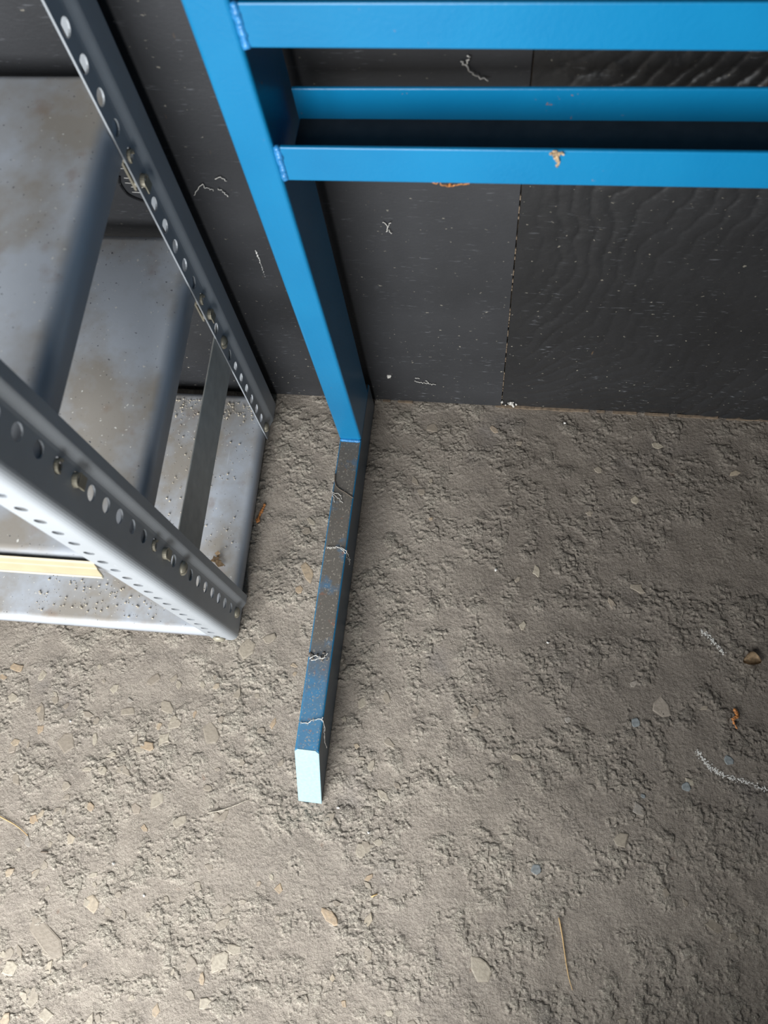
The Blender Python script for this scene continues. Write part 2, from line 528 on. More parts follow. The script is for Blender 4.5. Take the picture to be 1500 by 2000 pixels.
scuff([(0.4776, -0.4527), (0.4845, -0.4615), (0.495, -0.471), (0.5054, -0.4757), (0.5229, -0.4796), (0.5401, -0.4841), (0.5601, -0.4887)], 'white_scuff', 260, 0.0016)
scuff([(0.4868, -0.3037), (0.4941, -0.3096), (0.5026, -0.3186), (0.511, -0.3295)], 'white_scuff', 110, 0.0014)

# ------------------------------------------------------------------ the back wall: two black boards on a frame
bm = bmesh.new()
box(bm, -1.7, 2.2, 0.009, 0.05, -0.02, 1.9)
wall = link('wall_back', bm, M['raw'])
tag(wall, 'dark wall of black boards behind the blue stand', None, None, 'structure')
def smooth_panel(X, Z):
    return -0.0004 * np.sin(X * 9.0) * np.sin(Z * 7 + 1) + 0.0004
pw = grid_mesh('panel', np.linspace(-1.69, 0.2135, 60), np.linspace(0.0, 1.85, 60), smooth_panel, M['wall'], 'xz')
def wrinkles(X, Z):
    u = X - 0.2145
    ang = 0.95 - 0.55 * np.clip((0.45 - Z) / 0.45, 0, 1)             # steep up high, flatter lower down
    warp = 0.020 * f2[(np.floor(X / 0.004).astype(int)) % NF, (np.floor(Z / 0.004).astype(int)) % NF] * 0.16
    s = (X * np.sin(ang) - Z * np.cos(ang)) + 0.012 * np.sin(9 * X + 14 * Z) + 0.006 * np.sin(37 * X + 23 * Z) + warp
    a = np.abs(np.sin(s * 215)) ** 0.40
    b = np.sin(s * 61 + 1.3)
    env = np.clip(0.5 + 0.6 * np.sin(7.0 * X + 3 * Z + 0.4) * np.sin(11 * Z - 5 * X + 1.0), 0.12, 1.0) * np.clip(u / 0.05, 0, 1)
    return 0.0018 - 0.0026 * env * a - 0.0012 * env * b - 0.00025 * f2[(np.floor(X / 0.0016).astype(int)) % NF, (np.floor(Z / 0.0016).astype(int)) % NF] * np.clip(u / 0.03, 0, 1)
pw2 = grid_mesh('panel', np.concatenate([np.arange(0.2148, 0.95, 0.0018), np.linspace(0.96, 2.19, 60)]),
                np.concatenate([np.arange(0.0, 0.66, 0.0016), np.linspace(0.67, 1.85, 40)]), wrinkles, M['wall2'], 'xz')
for p, lab in ((pw, 'smooth black board left of the joint'), (pw2, 'wrinkled black board right of the joint')):
    p.parent = wall
    p['label'] = lab
# frayed raw edge where the boards meet the ground, and in the joint
bm = bmesh.new()
xs_ = [0.03 + 0.011 * i for i in range(60)]
for a, b in zip(xs_, xs_[1:]):
    if random.random() < (0.25 if a < 0.2 else 0.85):
        h = random.uniform(0.0002, 0.0014) + (0.001 if 0.21 < a < 0.25 else 0)
        box(bm, a, b, -0.0022 - random.uniform(0, 0.001), 0.001, -0.004, h)
link('frayed_edge', bm, M['raw'], wall)['label'] = 'raw tan plywood edge along the floor'
bm = bmesh.new()
for i in range(70):
    z = 0.006 * i + random.uniform(0, 0.004)
    if random.random() < 0.6:
        box(bm, 0.2137, 0.2144 + random.uniform(0, 0.0004), 0.0003, 0.002, z, z + random.uniform(0.002, 0.006))
link('joint_dirt', bm, M['raw'], wall)['label'] = 'tan dirt lodged in the board joint'
# crayon curve, paint streak
bm = bmesh.new()
tube(bm, spline([(-0.1733, -0.0006, 0.4424), (-0.1769, -0.0006, 0.4321), (-0.175, -0.0006, 0.4181), (-0.1649, -0.0006, 0.4097), (-0.154, -0.0006, 0.405)]), 0.0014)
link('crayon_mark', bm, M['crayon'], wall)['label'] = 'black crayon curve behind the shelving'
bm = bmesh.new()
for i, z in enumerate((0.4524, 0.440, 0.4335, 0.428, 0.421)):
    x0 = -0.1672 - 0.002 * (i % 3)
    tube(bm, [(x0, -0.0005, z), (x0 + 0.010, -0.0006, z - 0.0006), (x0 + 0.021, -0.0005, z - 0.0004)], 0.0004)
link('scratch_marks', bm, M['chalk'], wall)['label'] = 'pale level scratches'
bm = bmesh.new()
for i in range(26):
    k = i / 25
    x = -0.0648 + 0.0006 * math.sin(k * 5) + random.gauss(0, 0.0003)
    lump(bm, (x, -0.0004, 0.335 - 0.046 * k), random.uniform(0.0004, 0.0011) * (1.3 - k), 1.4, 1, 0.3)
link('paint_streak', bm, M['chalk'], wall)['label'] = 'thin white paint streak'

# added slab out of view, right of the doorway, to shade the right side
bm = bmesh.new()
box(bm, 0.16, 0.62, -1.04, -0.96, -0.02, 2.3, 0.004)
tag(link('shade_blocker', bm, M['render']), 'added dark slab out of view that shades the right side', None, None, 'structure')

# ------------------------------------------------------------------ blue steel stand
GS = rotvec((0.00438272, 0.00418213, -0.00552855))
BS = Vector((0.015, -0.0992, 0.0))
stand = empty('steel_stand', GS @ Matrix.Translation(BS),
              'blue painted box-section steel stand with long foot and two channel rails', 'stand')
HF, YF, YB = 0.0707, -0.0992, -0.0253
def foot_bm(x0, x1):
    bm = bmesh.new()
    prof = [(-0.5026, HF), (-0.0135, HF), (-0.0135, 0.0015), (-0.5636, 0.0015)]
    a = [bm.verts.new((x0, y, z)) for y, z in prof]
    b = [bm.verts.new((x1, y, z)) for y, z in prof]
    bm.faces.new(a[::-1]); bm.faces.new(b)
    for i in range(4):
        bm.faces.new((a[i], a[(i + 1) % 4], b[(i + 1) % 4], b[i]))
    es = [e for e in bm.edges if abs(e.verts[0].co.x - e.verts[1].co.x) < 1e-6 and abs(e.verts[0].co.y - e.verts[1].co.y) > 0.08]
    bmesh.ops.bevel(bm, geom=es, offset=0.0035, segments=3, profile=0.5, affect='EDGES')
    return bm
def cap_bm(x0, x1):
    """thin plate welded over the mitred toe"""
    bm = bmesh.new()
    d = Vector((0, -0.5636 + 0.5026, 0.0015 - HF)).normalized()
    nrm = Vector((0, d.z, -d.y)).normalized()
    if nrm.y > 0: nrm = -nrm
    L = math.hypot(0.061, HF - 0.0015)
    out = []
    c = 0.004
    for u, w in ((x0 + c, 0), (x1 - c, 0), (x1, c), (x1, L - 0.001), (x0, L - 0.001), (x0, c)):
        out.append(Vector((u, -0.5026, HF)) + d * w)
    a = [bm.verts.new(p - nrm * 0.001) for p in out]
    b = [bm.verts.new(p + nrm * 0.0012) for p in out]
    bm.faces.new(a[::-1]); top = bm.faces.new(b)
    for i in range(6):
        bm.faces.new((a[i], a[(i + 1) % 6], b[(i + 1) % 6], b[i]))
    bmesh.ops.bevel(bm, geom=list(top.edges), offset=0.0008, segments=2, profile=0.5, affect='EDGES')
    return bm
def weld_bm(p0, p1, r, n=16):
    bm = bmesh.new()
    p0, p1 = Vector(p0), Vector(p1)
    for i in range(n):
        k = (i + 0.5) / n
        lump(bm, p0.lerp(p1, k), r * random.uniform(0.85, 1.15), 0.9, 1, 0.15)
    return bm
for k, dx in enumerate((0.0, 1.10)):
    bm = bmesh.new()
    box(bm, dx, dx + 0.03, YF, YB, HF, 0.96, 0.003, 3)
    link('upright', bm, M['blue'], stand, False, BS)
    f = link('foot', foot_bm(dx, dx + 0.03), M['blue_dusty'], stand, False, BS)
    f['label'] = 'dirty scratched foot lying on the floor'
    c = link('end_cap', cap_bm(dx, dx + 0.03), M['cap'], f, False, BS)  # paler blue than the rest of the stand
    c['label'] = 'pale blue slanted end cap'
    w = link('weld_bead', weld_bm((dx + 0.002, YF - 0.0008, HF + 0.0012), (dx + 0.028, YF - 0.0008, HF + 0.0012), 0.0030), M['weld'], f, True, BS)
    w['label'] = 'shiny weld across the foot of the upright'
def channel(z0, z1, slope, name):
    """trough: front lip, bottom, back lip, sloping very slightly along x"""
    bm = bmesh.new()
    t, x0, x1 = 0.003, 0.0352, 1.098
    yb = -0.0407
    prof = [(YF, z1), (YF, z0), (yb, z0), (yb, z1), (yb - t, z1), (yb - t, z0 + t), (YF + t, z0 + t), (YF + t, z1)]
    a = [bm.verts.new((x0, y, z)) for y, z in prof]
    b = [bm.verts.new((x1, y, z + slope * (x1 - x0))) for y, z in prof]
    n = len(prof)
    for i in range(n):
        bm.faces.new((a[i], a[(i + 1) % n], b[(i + 1) % n], b[i]))
    for q in ((0, 1, 6, 7), (1, 2, 5, 6), (2, 3, 4, 5)):
        bm.faces.new([a[i] for i in q]); bm.faces.new([b[i] for i in q])
    es = [e for e in bm.edges if abs(e.verts[0].co.x - e.verts[1].co.x) > 0.5]
    bmesh.ops.bevel(bm, geom=es, offset=0.0009, segments=2, profile=0.5, affect='EDGES')
    r = link(name, bm, M['blue'], stand, False, BS)
    bd = bmesh.new()  # thin black sheet covering the trough floor
    box(bd, x0 + 0.001, x1 - 0.001, YF + t + 0.0002, yb - t - 0.0002, z0 + t, z0 + t + 0.002)
    for v in bd.verts:
        v.co.z += slope * (v.co.x - x0)
    dl = link('dark_layer', bd, M['trough_black'], r, False, BS)
    dl['label'] = 'thin black layer on the trough floor'
    for xx in (0.0325, 1.0990):
        wb = weld_bm((xx, YF + 0.0015, z0 + 0.001), (xx, YF + 0.0015, z1 - 0.001), 0.0036, 14)
        link('weld_bead', wb, M['weld'], r, True, BS)
    return r
channel(0.5515, 0.5840, 0.006, 'channel_rail')['label'] = 'lower trough rail with a clump of fluff on its lip'
channel(0.6645, 0.6940, -0.008, 'channel_rail')['label'] = 'upper trough rail'

# ------------------------------------------------------------------ slotted-angle shelving unit
GH = rotvec((-0.00359503, 0.02791111, 0.02265707))
XS, YFH, YBH = -0.1233, -0.3707, -0.0126
BH = Vector((XS, YFH, 0.0))
unit = empty('shelving_unit', GH @ Matrix.Translation(BH),
             'grey slotted-angle steel shelving unit standing left of the blue stand', 'shelving')
ZTOP = 0.99
def post_bm(prof, strips, s, T=0.0017):
    """prof: outer line of the sheet in plan; strips: segment index -> (hole heights, radius, half cell)"""
    bm = bmesh.new()
    P = [Vector((*p, 0)) for p in prof]
    n = len(P)
    nrm = []
    for p, q in zip(P, P[1:]):
        t = (q - p).normalized()
        nrm.append(Vector((t.y, -t.x, 0)) * s)
    mit = [nrm[0]] + [((a + b) / (1 + a.dot(b))) for a, b in zip(nrm, nrm[1:])] + [nrm[-1]]
    cache = {}
    def V(i, f, z):
        """outer and inner vertex on segment i at fraction f"""
        pos = P[i].lerp(P[i + 1], f)
        key = (round(pos.x, 6), round(pos.y, 6), round(z, 6))
        if key not in cache:
            m = mit[i] if f < 1e-6 else mit[i + 1] if f > 1 - 1e-6 else nrm[i]
            pos.z = z
            cache[key] = (bm.verts.new(pos), bm.verts.new(pos - m * T))
        return cache[key]
    def face(vs_):
        bm.faces.new([v[0] for v in vs_])
        bm.faces.new([v[1] for v in vs_][::-1])
    def wall(a, b):
        bm.faces.new((a[0], b[0], b[1], a[1]))
    for i in range(n - 1):
        wall(V(i, 0, 0), V(i, 1, 0))
        wall(V(i, 0, ZTOP), V(i, 1, ZTOP))
        if i not in strips:
            face((V(i, 0, 0), V(i, 1, 0), V(i, 1, ZTOP), V(i, 0, ZTOP)))
            continue
        holes, r, h2 = strips[i]
        L = (P[i + 1] - P[i]).length
        half = L / 2
        N = 16
        zprev = 0.0
        for zc in holes:
            if zc - h2 - zprev > 1e-5:
                face((V(i, 0, zprev), V(i, 1, zprev), V(i, 1, zc - h2), V(i, 0, zc - h2)))
            ring, rim = [], []
            k0 = math.atan2(h2, half)
            angs = sorted([2 * math.pi * k / N for k in range(N)] + [k0, math.pi - k0, math.pi + k0, 2 * math.pi - k0])
            for a in angs:
                ca, sa = math.cos(a), math.sin(a)
                ring.append(V(i, 0.5 + r * ca / L, zc + r * sa))
                m = max(abs(ca) / half, abs(sa) / h2)
                rim.append(V(i, min(1, max(0, 0.5 + ca / m / L)), zc + sa / m))
            for k in range(len(angs)):
                k2 = (k + 1) % len(angs)
                face((ring[k], rim[k], rim[k2], ring[k2]))
                wall(ring[k], ring[k2])
            zprev = zc + h2
        if ZTOP - zprev > 1e-5:
            face((V(i, 0, zprev), V(i, 1, zprev), V(i, 1, ZTOP), V(i, 0, ZTOP)))
    wall(V(0, 0, 0), V(0, 0, ZTOP))
    wall(V(n - 2, 1, 0), V(n - 2, 1, ZTOP))
    return bm
def arc(cx, cy, r, a0, a1, n=5):
    return [(cx + r * math.cos(math.radians(a0 + (a1 - a0) * k / n)), cy + r * math.sin(math.radians(a0 + (a1 - a0) * k / n))) for k in range(n + 1)]
# front post: front flange + side flange with a pressed step near its rear edge
J = 0.0042
def front_profile(s):       # s=+1 for the right-hand post (corner at its right)
    pts = [(-0.0335, 0), (-0.0300, 0), (-0.0142, 0)] + [(x - 0.009, y) for x, y in arc(0, 0.009, 0.009, -90, 0, 7)]
    pts += [(0, 0.0245), (0, 0.0410)] + [(J * (3 * t * t - 2 * t ** 3), 0.0425 + 0.0105 * t) for t in (0.15, 0.3, 0.45, 0.6, 0.75, 0.9, 1.0)] + [(J, 0.0622)]
    return [(s * x, y) for x, y in pts]
def back_profile(s):
    pts = [(0, -0.0610), (0, -0.0595), (0, -0.0470 + 0.0035)] + [(J * (3 * t * t - 2 * t ** 3), -0.0420 + 0.0140 * t) for t in (0.15, 0.3, 0.45, 0.6, 0.75, 0.9, 1.0)]
    pts += [(x + J - 0.005, y) for x, y in arc(0, -0.005, 0.005, 0, 90)]
    pts += [(-0.0150, 0), (-0.0300, 0), (-0.0335, 0)]
    return [(s * x, y) for x, y in pts]
fz = [0.0264 + 0.02775 * k for k in range(34)]
bz = [0.0211 + 0.0284 * k for k in range(34)]
pp = front_profile(1)
i_side = pp.index((0, 0.0245))
front_strips = {1: ([0.0215 + 0.02775 * k for k in range(34)], 0.0048, 0.013875), i_side: (fz, 0.0066, 0.013875)}
pb = back_profile(1)
back_strips = {1: (bz, 0.0066, 0.0142), len(pb) - 3: (bz, 0.0048, 0.0142)}

def shape_bolt(c, r=0.0072, h=0.0042):
    """domed bolt head on a flange facing +x, with a driver slot"""
    bm = bmesh.new()
    n = 20
    c = Vector(c)
    rings = []
    for k in range(6):
        t = k / 5 * math.pi / 2
        rr, xx = r * math.cos(t * 0.86), h * math.sin(t) + (0.0006 if k else -0.001)
        rings.append([bm.verts.new(c + Vector((xx, rr * math.cos(2 * math.pi * j / n), rr * math.sin(2 * math.pi * j / n)))) for j in range(n)])
    for a, b in zip(rings, rings[1:]):
        for j in range(n):
            bm.faces.new((a[j], a[(j + 1) % n], b[(j + 1) % n], b[j]))
    bm.faces.new(rings[-1])
    bm.faces.new(rings[0][::-1])
    # driver slot: press a band of the dome inwards
    bmesh.ops.bisect_plane(bm, geom=bm.verts[:] + bm.edges[:] + bm.faces[:], plane_co=c + Vector((0, 0, 0.0009)), plane_no=Vector((0, 0.4, 1)).normalized())
    bmesh.ops.bisect_plane(bm, geom=bm.verts[:] + bm.edges[:] + bm.faces[:], plane_co=c - Vector((0, 0, 0.0009)), plane_no=Vector((0, 0.4, 1)).normalized())
    nn = Vector((0, 0.4, 1)).normalized()
    fs = [f for f in bm.faces if abs((f.calc_center_median() - c).dot(nn)) < 0.0007 and f.normal.x > -2 and f.calc_center_median().x > c.x + h * 0.5]
    if fs:
        ex = bmesh.ops.extrude_face_region(bm, geom=fs)
        bmesh.ops.translate(bm, verts=[g for g in ex['geom'] if isinstance(g, bmesh.types.BMVert)], vec=(-0.0016, 0, 0))
        bmesh.ops.delete(bm, geom=fs, context='FACES')
    return bm
def shape_clip(y, z_up, z_dn, x):
    """sheet-metal shelf clip: a curled tongue through the upper hole, a hook through the lower one"""
    bm = bmesh.new()
    n = 10
    # upper tongue: half-round curled stub standing out of the hole
    def curl(zc, r, out, a0, a1, w):
        A, B = [], []
        for k in range(n + 1):
            a = math.radians(a0 + (a1 - a0) * k / n)
            yy, zz = y + r * math.cos(a), zc + r * math.sin(a)
            A.append((Vector((x - 0.006, yy, zz)), Vector((x + out, yy, zz))))
            B.append((Vector((x - 0.006, y + (r - w) * math.cos(a), zc + (r - w) * math.sin(a))), Vector((x + out, y + (r - w) * math.cos(a), zc + (r - w) * math.sin(a)))))
        va = [[bm.verts.new(p) for p in q] for q in A]
        vb = [[bm.verts.new(p) for p in q] for q in B]
        for i in range(n):
            bm.faces.new((va[i][0], va[i][1], va[i + 1][1], va[i + 1][0]))
            bm.faces.new((vb[i][0], vb[i + 1][0], vb[i + 1][1], vb[i][1]))
            bm.faces.new((va[i][1], vb[i][1], vb[i + 1][1], va[i + 1][1]))
            bm.faces.new((va[i][0], va[i + 1][0], vb[i + 1][0], vb[i][0]))
        for i in (0, n):
            bm.faces.new((va[i][0], va[i][1], vb[i][1], vb[i][0]))
    curl(z_up - 0.001, 0.0058, 0.0022, -20, 200, 0.0018)
    curl(z_dn + 0.000, 0.0060, 0.0040, -10, 190, 0.0018)
    # the strap that joins them behind the flange and the lip of the hook hanging down in front
    box(bm, x - 0.0075, x - 0.0055, y - 0.006, y + 0.006, z_dn - 0.005, z_up + 0.005)
    box(bm, x + 0.0028, x + 0.0042, y - 0.0055, y + 0.0055, z_dn - 0.0095, z_dn + 0.001, 0.0004)
    return bm

def add_post(kind, s, x_c, proto=None):
    """returns the post and its list of children kinds"""
    prof = front_profile(s) if kind == 'front' else back_profile(s)
    y0 = YFH if kind == 'front' else YBH
    prof = [(x_c + x, y0 + y) for x, y in prof]
    strips = front_strips if kind == 'front' else back_strips
    p = link('post', post_bm(prof, strips, s), M['post'], unit, False, BH)
    p['label'] = ('front' if kind == 'front' else 'rear') + ' slotted-angle post on the ' + ('right' if s > 0 else 'left')
    return p
XL = XS - 0.86
posts = {}
for kind in ('front', 'back'):
    for s, xc in ((1, XS), (-1, XL)):
        posts[kind, s] = add_post(kind, s, xc)
yh = {'front': YFH + 0.03275, 'back': YBH - 0.0515}
for kind, zl in (('front', fz), ('back', bz)):
    par = posts[kind, 1]
    k1 = 9 if kind == 'front' else 10
    for z in ((zl[8], zl[0])):
        link('bolt_head', shape_bolt((XS, yh[kind], z), 0.0080 if z > 0.1 else 0.0074), M['zinc'], par, True, BH)
    for iu, idn in (((18, 17), (11, 10)) if kind == 'front' else ((18, 17), (11, 10))):
        link('shelf_clip', shape_clip(yh[kind], zl[iu], zl[idn], XS), M['zinc'], par, False, BH)
# one bolt through the front flange at the foot
bmb = shape_bolt((0, 0, 0), 0.0085, 0.004)
bmesh.ops.rotate(bmb, verts=bmb.verts, cent=(0, 0, 0), matrix=Matrix.Rotation(-math.pi / 2, 3, 'Z'))
bmesh.ops.translate(bmb, verts=bmb.verts, vec=(XS - 0.0222, YFH, 0.010))
link('bolt_head', bmb, M['zinc'], posts['front', 1], True, BH)

def shelf_bm(z, lip):
    bm = bmesh.new()
    x0, x1, y0, y1 = XL + 0.0022, XS - 0.0022, YFH + 0.0021, YBH - 0.0022
    box(bm, x0, x1, y0, y1, z - lip, z)
    bot = [f for f in bm.faces if all(abs(v.co.z - (z - lip)) < 1e-6 for v in f.verts)]
    bmesh.ops.delete(bm, geom=bot, context='FACES')
    top_e = [e for e in bm.edges if all(abs(v.co.z - z) < 1e-6 for v in e.verts)]
    ver_e = [e for e in bm.edges if abs(e.verts[0].co.z - e.verts[1].co.z) > 0.005]
    bmesh.ops.bevel(bm, geom=top_e + ver_e, offset=0.0110, segments=6, profile=0.5, affect='EDGES')
    bmesh.ops.recalc_face_normals(bm, faces=bm.faces)
    up = max(bm.faces, key=lambda f: f.calc_area())
    if up.normal.z < 0:
        bmesh.ops.reverse_faces(bm, faces=bm.faces)
    bmesh.ops.solidify(bm, geom=list(bm.faces), thickness=0.0012)
    return bm
shelves = []
for z, lip, lab in ((0.5700, 0.033, 'upper shelf'), (0.3765, 0.033, 'middle shelf'), (0.0268, 0.0225, 'bottom shelf just above the floor')):
    o = link('shelf', shelf_bm(z, lip), M['grey'], unit, True, BH)
    o['label'] = lab
    shelves.append(o)
bm = bmesh.new()
box(bm, XS - 0.0040, XS - 0.0022, YFH + 0.012, YBH - 0.012, 0.199, 0.271, 0.0006)
link('brace_bar', bm, M['brace'], unit, False, BH)['label'] = 'flat drab side brace between the two right posts'
# yellowed plastic ticket strip clipped along the front of the middle shelf
bm = bmesh.new()
prof = [(-0.3693, 0.3765), (-0.3712, 0.3745), (-0.3730, 0.3680), (-0.3738, 0.3672), (-0.3742, 0.3660), (-0.3768, 0.3540),
        (-0.3752, 0.3538), (-0.3722, 0.3660), (-0.3700, 0.3735)]
a = [bm.verts.new((XL + 0.04, y, z)) for y, z in prof]
b = [bm.verts.new((XS - 0.0335, y, z)) for y, z in prof]
n = len(prof)
for i in range(n):
    bm.faces.new((a[i], a[(i + 1) % n], b[(i + 1) % n], b[i]))
bm.faces.new(a[::-1]); bm.faces.new(b)
strip = link('ticket_strip', bm, M['label'], shelves[1], False, BH)
strip['label'] = 'yellowed plastic ticket strip'
bm = bmesh.new()
box(bm, XL + 0.04, XS - 0.0335, -0.3782, -0.3752, 0.3500, 0.3542, 0.0006)
link('ticket_strip_rim', bm, M['label_pale'], shelves[1], False, BH)['label'] = 'paler lower rim of the ticket strip'

# ------------------------------------------------------------------ grit lying on the bottom shelf
def to_h(p): return GH @ Vector(p)
def to_s(p): return GS @ Vector(p)
def grit_at(n, xr, yr, label):
    bm = bmesh.new()
    for _ in range(n):
        x, y = random.uniform(*xr), random.uniform(*yr)
        r = random.choice((0.0005, 0.0007, 0.0009, 0.0014))
        lump(bm, to_h((x, y, 0.0270 + r * 0.95)), r, 0.7, 1, 0.3)
    tag(link('grit', bm, M['grit'], None), label, 'grit', None, 'stuff')
grit_at(170, (-0.26, -0.142), (-0.058, -0.028), 'dense pale grit along the rear edge of the bottom shelf')
grit_at(110, (-0.25, -0.142), (-0.25, -0.06), 'sparse pale grit on the bottom shelf around the brace bar')
grit_at(160, (-0.40, -0.16), (-0.355, -0.31), 'pale grit on the bottom shelf in front below the ticket strip')

# ------------------------------------------------------------------ litter on floor, stand and wall: a thing each
def on_floor(pts, r):
    return [(x, y, hz(x, y) + r + 0.0012) for x, y in pts]
def litter(name, bm, mat, label, cat, group=None, smooth=True):
    return tag(link(name, bm, M[mat], None, smooth), label, cat, group)
bm = bmesh.new()
tube(bm, spline(on_floor([(0.3199, -0.6542), (0.3246, -0.6732), (0.3295, -0.6985), (0.3334, -0.7143), (0.3377, -0.7254)], 0.0008)), 0.0009, 6, 0.5)
litter('straw', bm, 'straw', 'long thin golden straw lying alone on the dark floor at lower right', 'straw')
bm = bmesh.new()
tube(bm, spline(on_floor([(-0.42, -0.613), (-0.3918, -0.625), (-0.365, -0.6342), (-0.3453, -0.6441)], 0.0009)), 0.0010, 6, 0.5)
litter('straw', bm, 'straw', 'golden straw on the floor at the left edge of the picture', 'straw')
bm = bmesh.new()
tube(bm, on_floor([(-0.3225, -0.6606), (-0.318, -0.6602), (-0.3131, -0.6595)], 0.0010), 0.0012, 6)
litter('stick_bit', bm, 'twig', 'short dark brown stick bit on the floor below the left straw', 'twig')
bm = bmesh.new()
tube(bm, spline(on_floor([(-0.116, -0.5909), (-0.0939, -0.5835), (-0.0664, -0.5695)], 0.0006)), 0.0007, 5, 0.4)
litter('stalk', bm, 'pale_straw', 'faint grey stalk on the floor left of the pale end cap', 'straw')
bm = bmesh.new()
tube(bm, on_floor([(0.1007, -0.6597), (0.104, -0.6575), (0.1076, -0.6555)], 0.0008), 0.0009, 5)
litter('stalk_bit', bm, 'straw', 'tiny straw bit on the floor below and right of the end cap', 'straw')
# crumpled rust-coloured husk at right
def husk(pts, r):
    bm = bmesh.new()
    P = spline(pts, 5)
    for i, p in enumerate(P):
        lump(bm, p, r * (1.0 - 0.4 * i / len(P)) * random.uniform(0.7, 1.2), 0.7, 1, 0.35)
    return bm
litter('husk', husk(on_floor([(0.5224, -0.3986), (0.5251, -0.4056), (0.5196, -0.4111), (0.524, -0.4197)], 0.0015), 0.0024), 'husk',
       'curled rust-orange seed husk on the dark floor at far right', 'husk', None, False)
litter('husk', husk(on_floor([(-0.1168, -0.2025), (-0.1142, -0.1908), (-0.1105, -0.1773)], 0.0015), 0.0030), 'husk',
       'crumpled orange-brown husk on the floor beside the bottom shelf', 'husk', None, False)
# small curled leaf standing on the floor
bm = bmesh.new()
vs_ = []
for i in range(7):
    t = i / 6
    row = []
    for j in range(5):
        s = j / 4 - 0.5
        x = 0.5345 + 0.021 * t
        y = -0.338 + s * 0.017 * math.sin(math.pi * (0.12 + 0.85 * t)) + 0.004 * math.sin(t * 3)
        z = hz(x, y) + 0.002 + 0.0045 * (s * 2) ** 2 + 0.002 * math.sin(t * 3.1)
        row.append(bm.verts.new((x, y, z)))
    vs_.append(row)
for i in range(6):
    for j in range(4):
        bm.faces.new((vs_[i][j], vs_[i + 1][j], vs_[i + 1][j + 1], vs_[i][j + 1]))
bmesh.ops.solidify(bm, geom=list(bm.faces), thickness=0.0005)
litter('leaf', bm, 'leaf', 'small curled brown leaf on the floor above the orange husk at right', 'leaf')
# twig lying across the foot
bm = bmesh.new()
tube(bm, spline([to_s(p) for p in ((0.0009, -0.1500, HF + 0.001), (0.0029, -0.1638, HF + 0.0015), (0.0087, -0.1707, HF + 0.0015), (0.0184, -0.1757, HF + 0.0013), (0.0295, -0.1821, HF + 0.001))]), 0.0009, 6, 0.3)
litter('twig', bm, 'twig', 'curved dark dry stalk across the top of the blue foot', 'twig')
def thread(paths, r, fuzz=0.0006):
    bm = bmesh.new()
    for p in paths:
        q = [Vector(v) + Vector((random.gauss(0, fuzz), random.gauss(0, fuzz), abs(random.gauss(0, fuzz)))) for v in spline(p, 6)]
        tube(bm, q, r, 4)
    return bm
S = lambda pts: [to_s(p) for p in pts]
litter('cobweb', thread([S([(0.0055, -0.2513, HF + .0008), (0.015, -0.2511, HF + .0012), (0.0238, -0.2517, HF + .001), (0.0306, -0.2559, HF), (0.0308, -0.2581, 0.0491), (0.0308, -0.2644, 0.0336)]),
                         S([(0.018, -0.2500, HF + .001), (0.027, -0.2560, HF + .001), (0.0309, -0.262, 0.058), (0.0309, -0.2565, 0.050), (0.0308, -0.2590, 0.043)]),
                         S([(0.004, -0.2525, HF + .001), (0.010, -0.2535, HF + .001), (0.016, -0.2520, HF + .001)])], 0.00045), 'web',
       'stringy pale cobweb draped over the middle of the blue foot', 'cobweb')
litter('cobweb', thread([S([(0.0, -0.168, HF + .0008), (0.0012, -0.1764, HF + .001), (0.0112, -0.1785, HF + .001), (0.0148, -0.1847, HF + .001)]),
                         S([(0.0, -0.176, HF + .0006), (0.008, -0.183, HF + .001), (0.016, -0.190, HF + .001)]),
                         S([(-0.001, -0.171, 0.062), (0.001, -0.179, HF + .001), (0.006, -0.190, HF + .001)])], 0.0004), 'web',
       'thin grey cobweb on the foot just below the dark stalk', 'cobweb')
litter('cobweb', thread([S([(0.0003, -0.4729, HF + .001), (0.0109, -0.4717, HF + .001), (0.0197, -0.4677, HF + .001), (0.0277, -0.4663, HF + .0008), (0.0308, -0.4700, 0.066), (0.0308, -0.4802, 0.0580), (0.0308, -0.4911, 0.045), (0.0309, -0.4972, 0.030)]),
                         S([(0.0280, -0.4640, HF + .001), (0.0308, -0.476, 0.060), (0.0309, -0.488, 0.050)])], 0.0005), 'web',
       'white thread of web near the toe of the blue foot', 'cobweb')
bm = bmesh.new()
for i in range(22):
    c = to_s((random.uniform(0.002, 0.026), -0.392 + random.gauss(0, 0.0035), HF + 0.0012))
    lump(bm, c, random.uniform(0.0008, 0.0024), 0.6, 1, 0.4)
o = litter('dirt_clump', bm, 'lump', 'small dark and pale dirt clump on top of the foot', 'dirt', None, False)
bm = thread([S([(0.0037, -0.396, HF + .0025), (0.0099, -0.3918, HF + .0035), (0.0184, -0.3945, HF + .003), (0.0242, -0.3878, HF + .002)]),
             S([(0.006, -0.398, HF + .003), (0.012, -0.3965, HF + .004), (0.022, -0.3935, HF + .003)])], 0.0006)
litter('cobweb', bm, 'web', 'pale fluff caught on the dirt clump of the foot', 'cobweb')
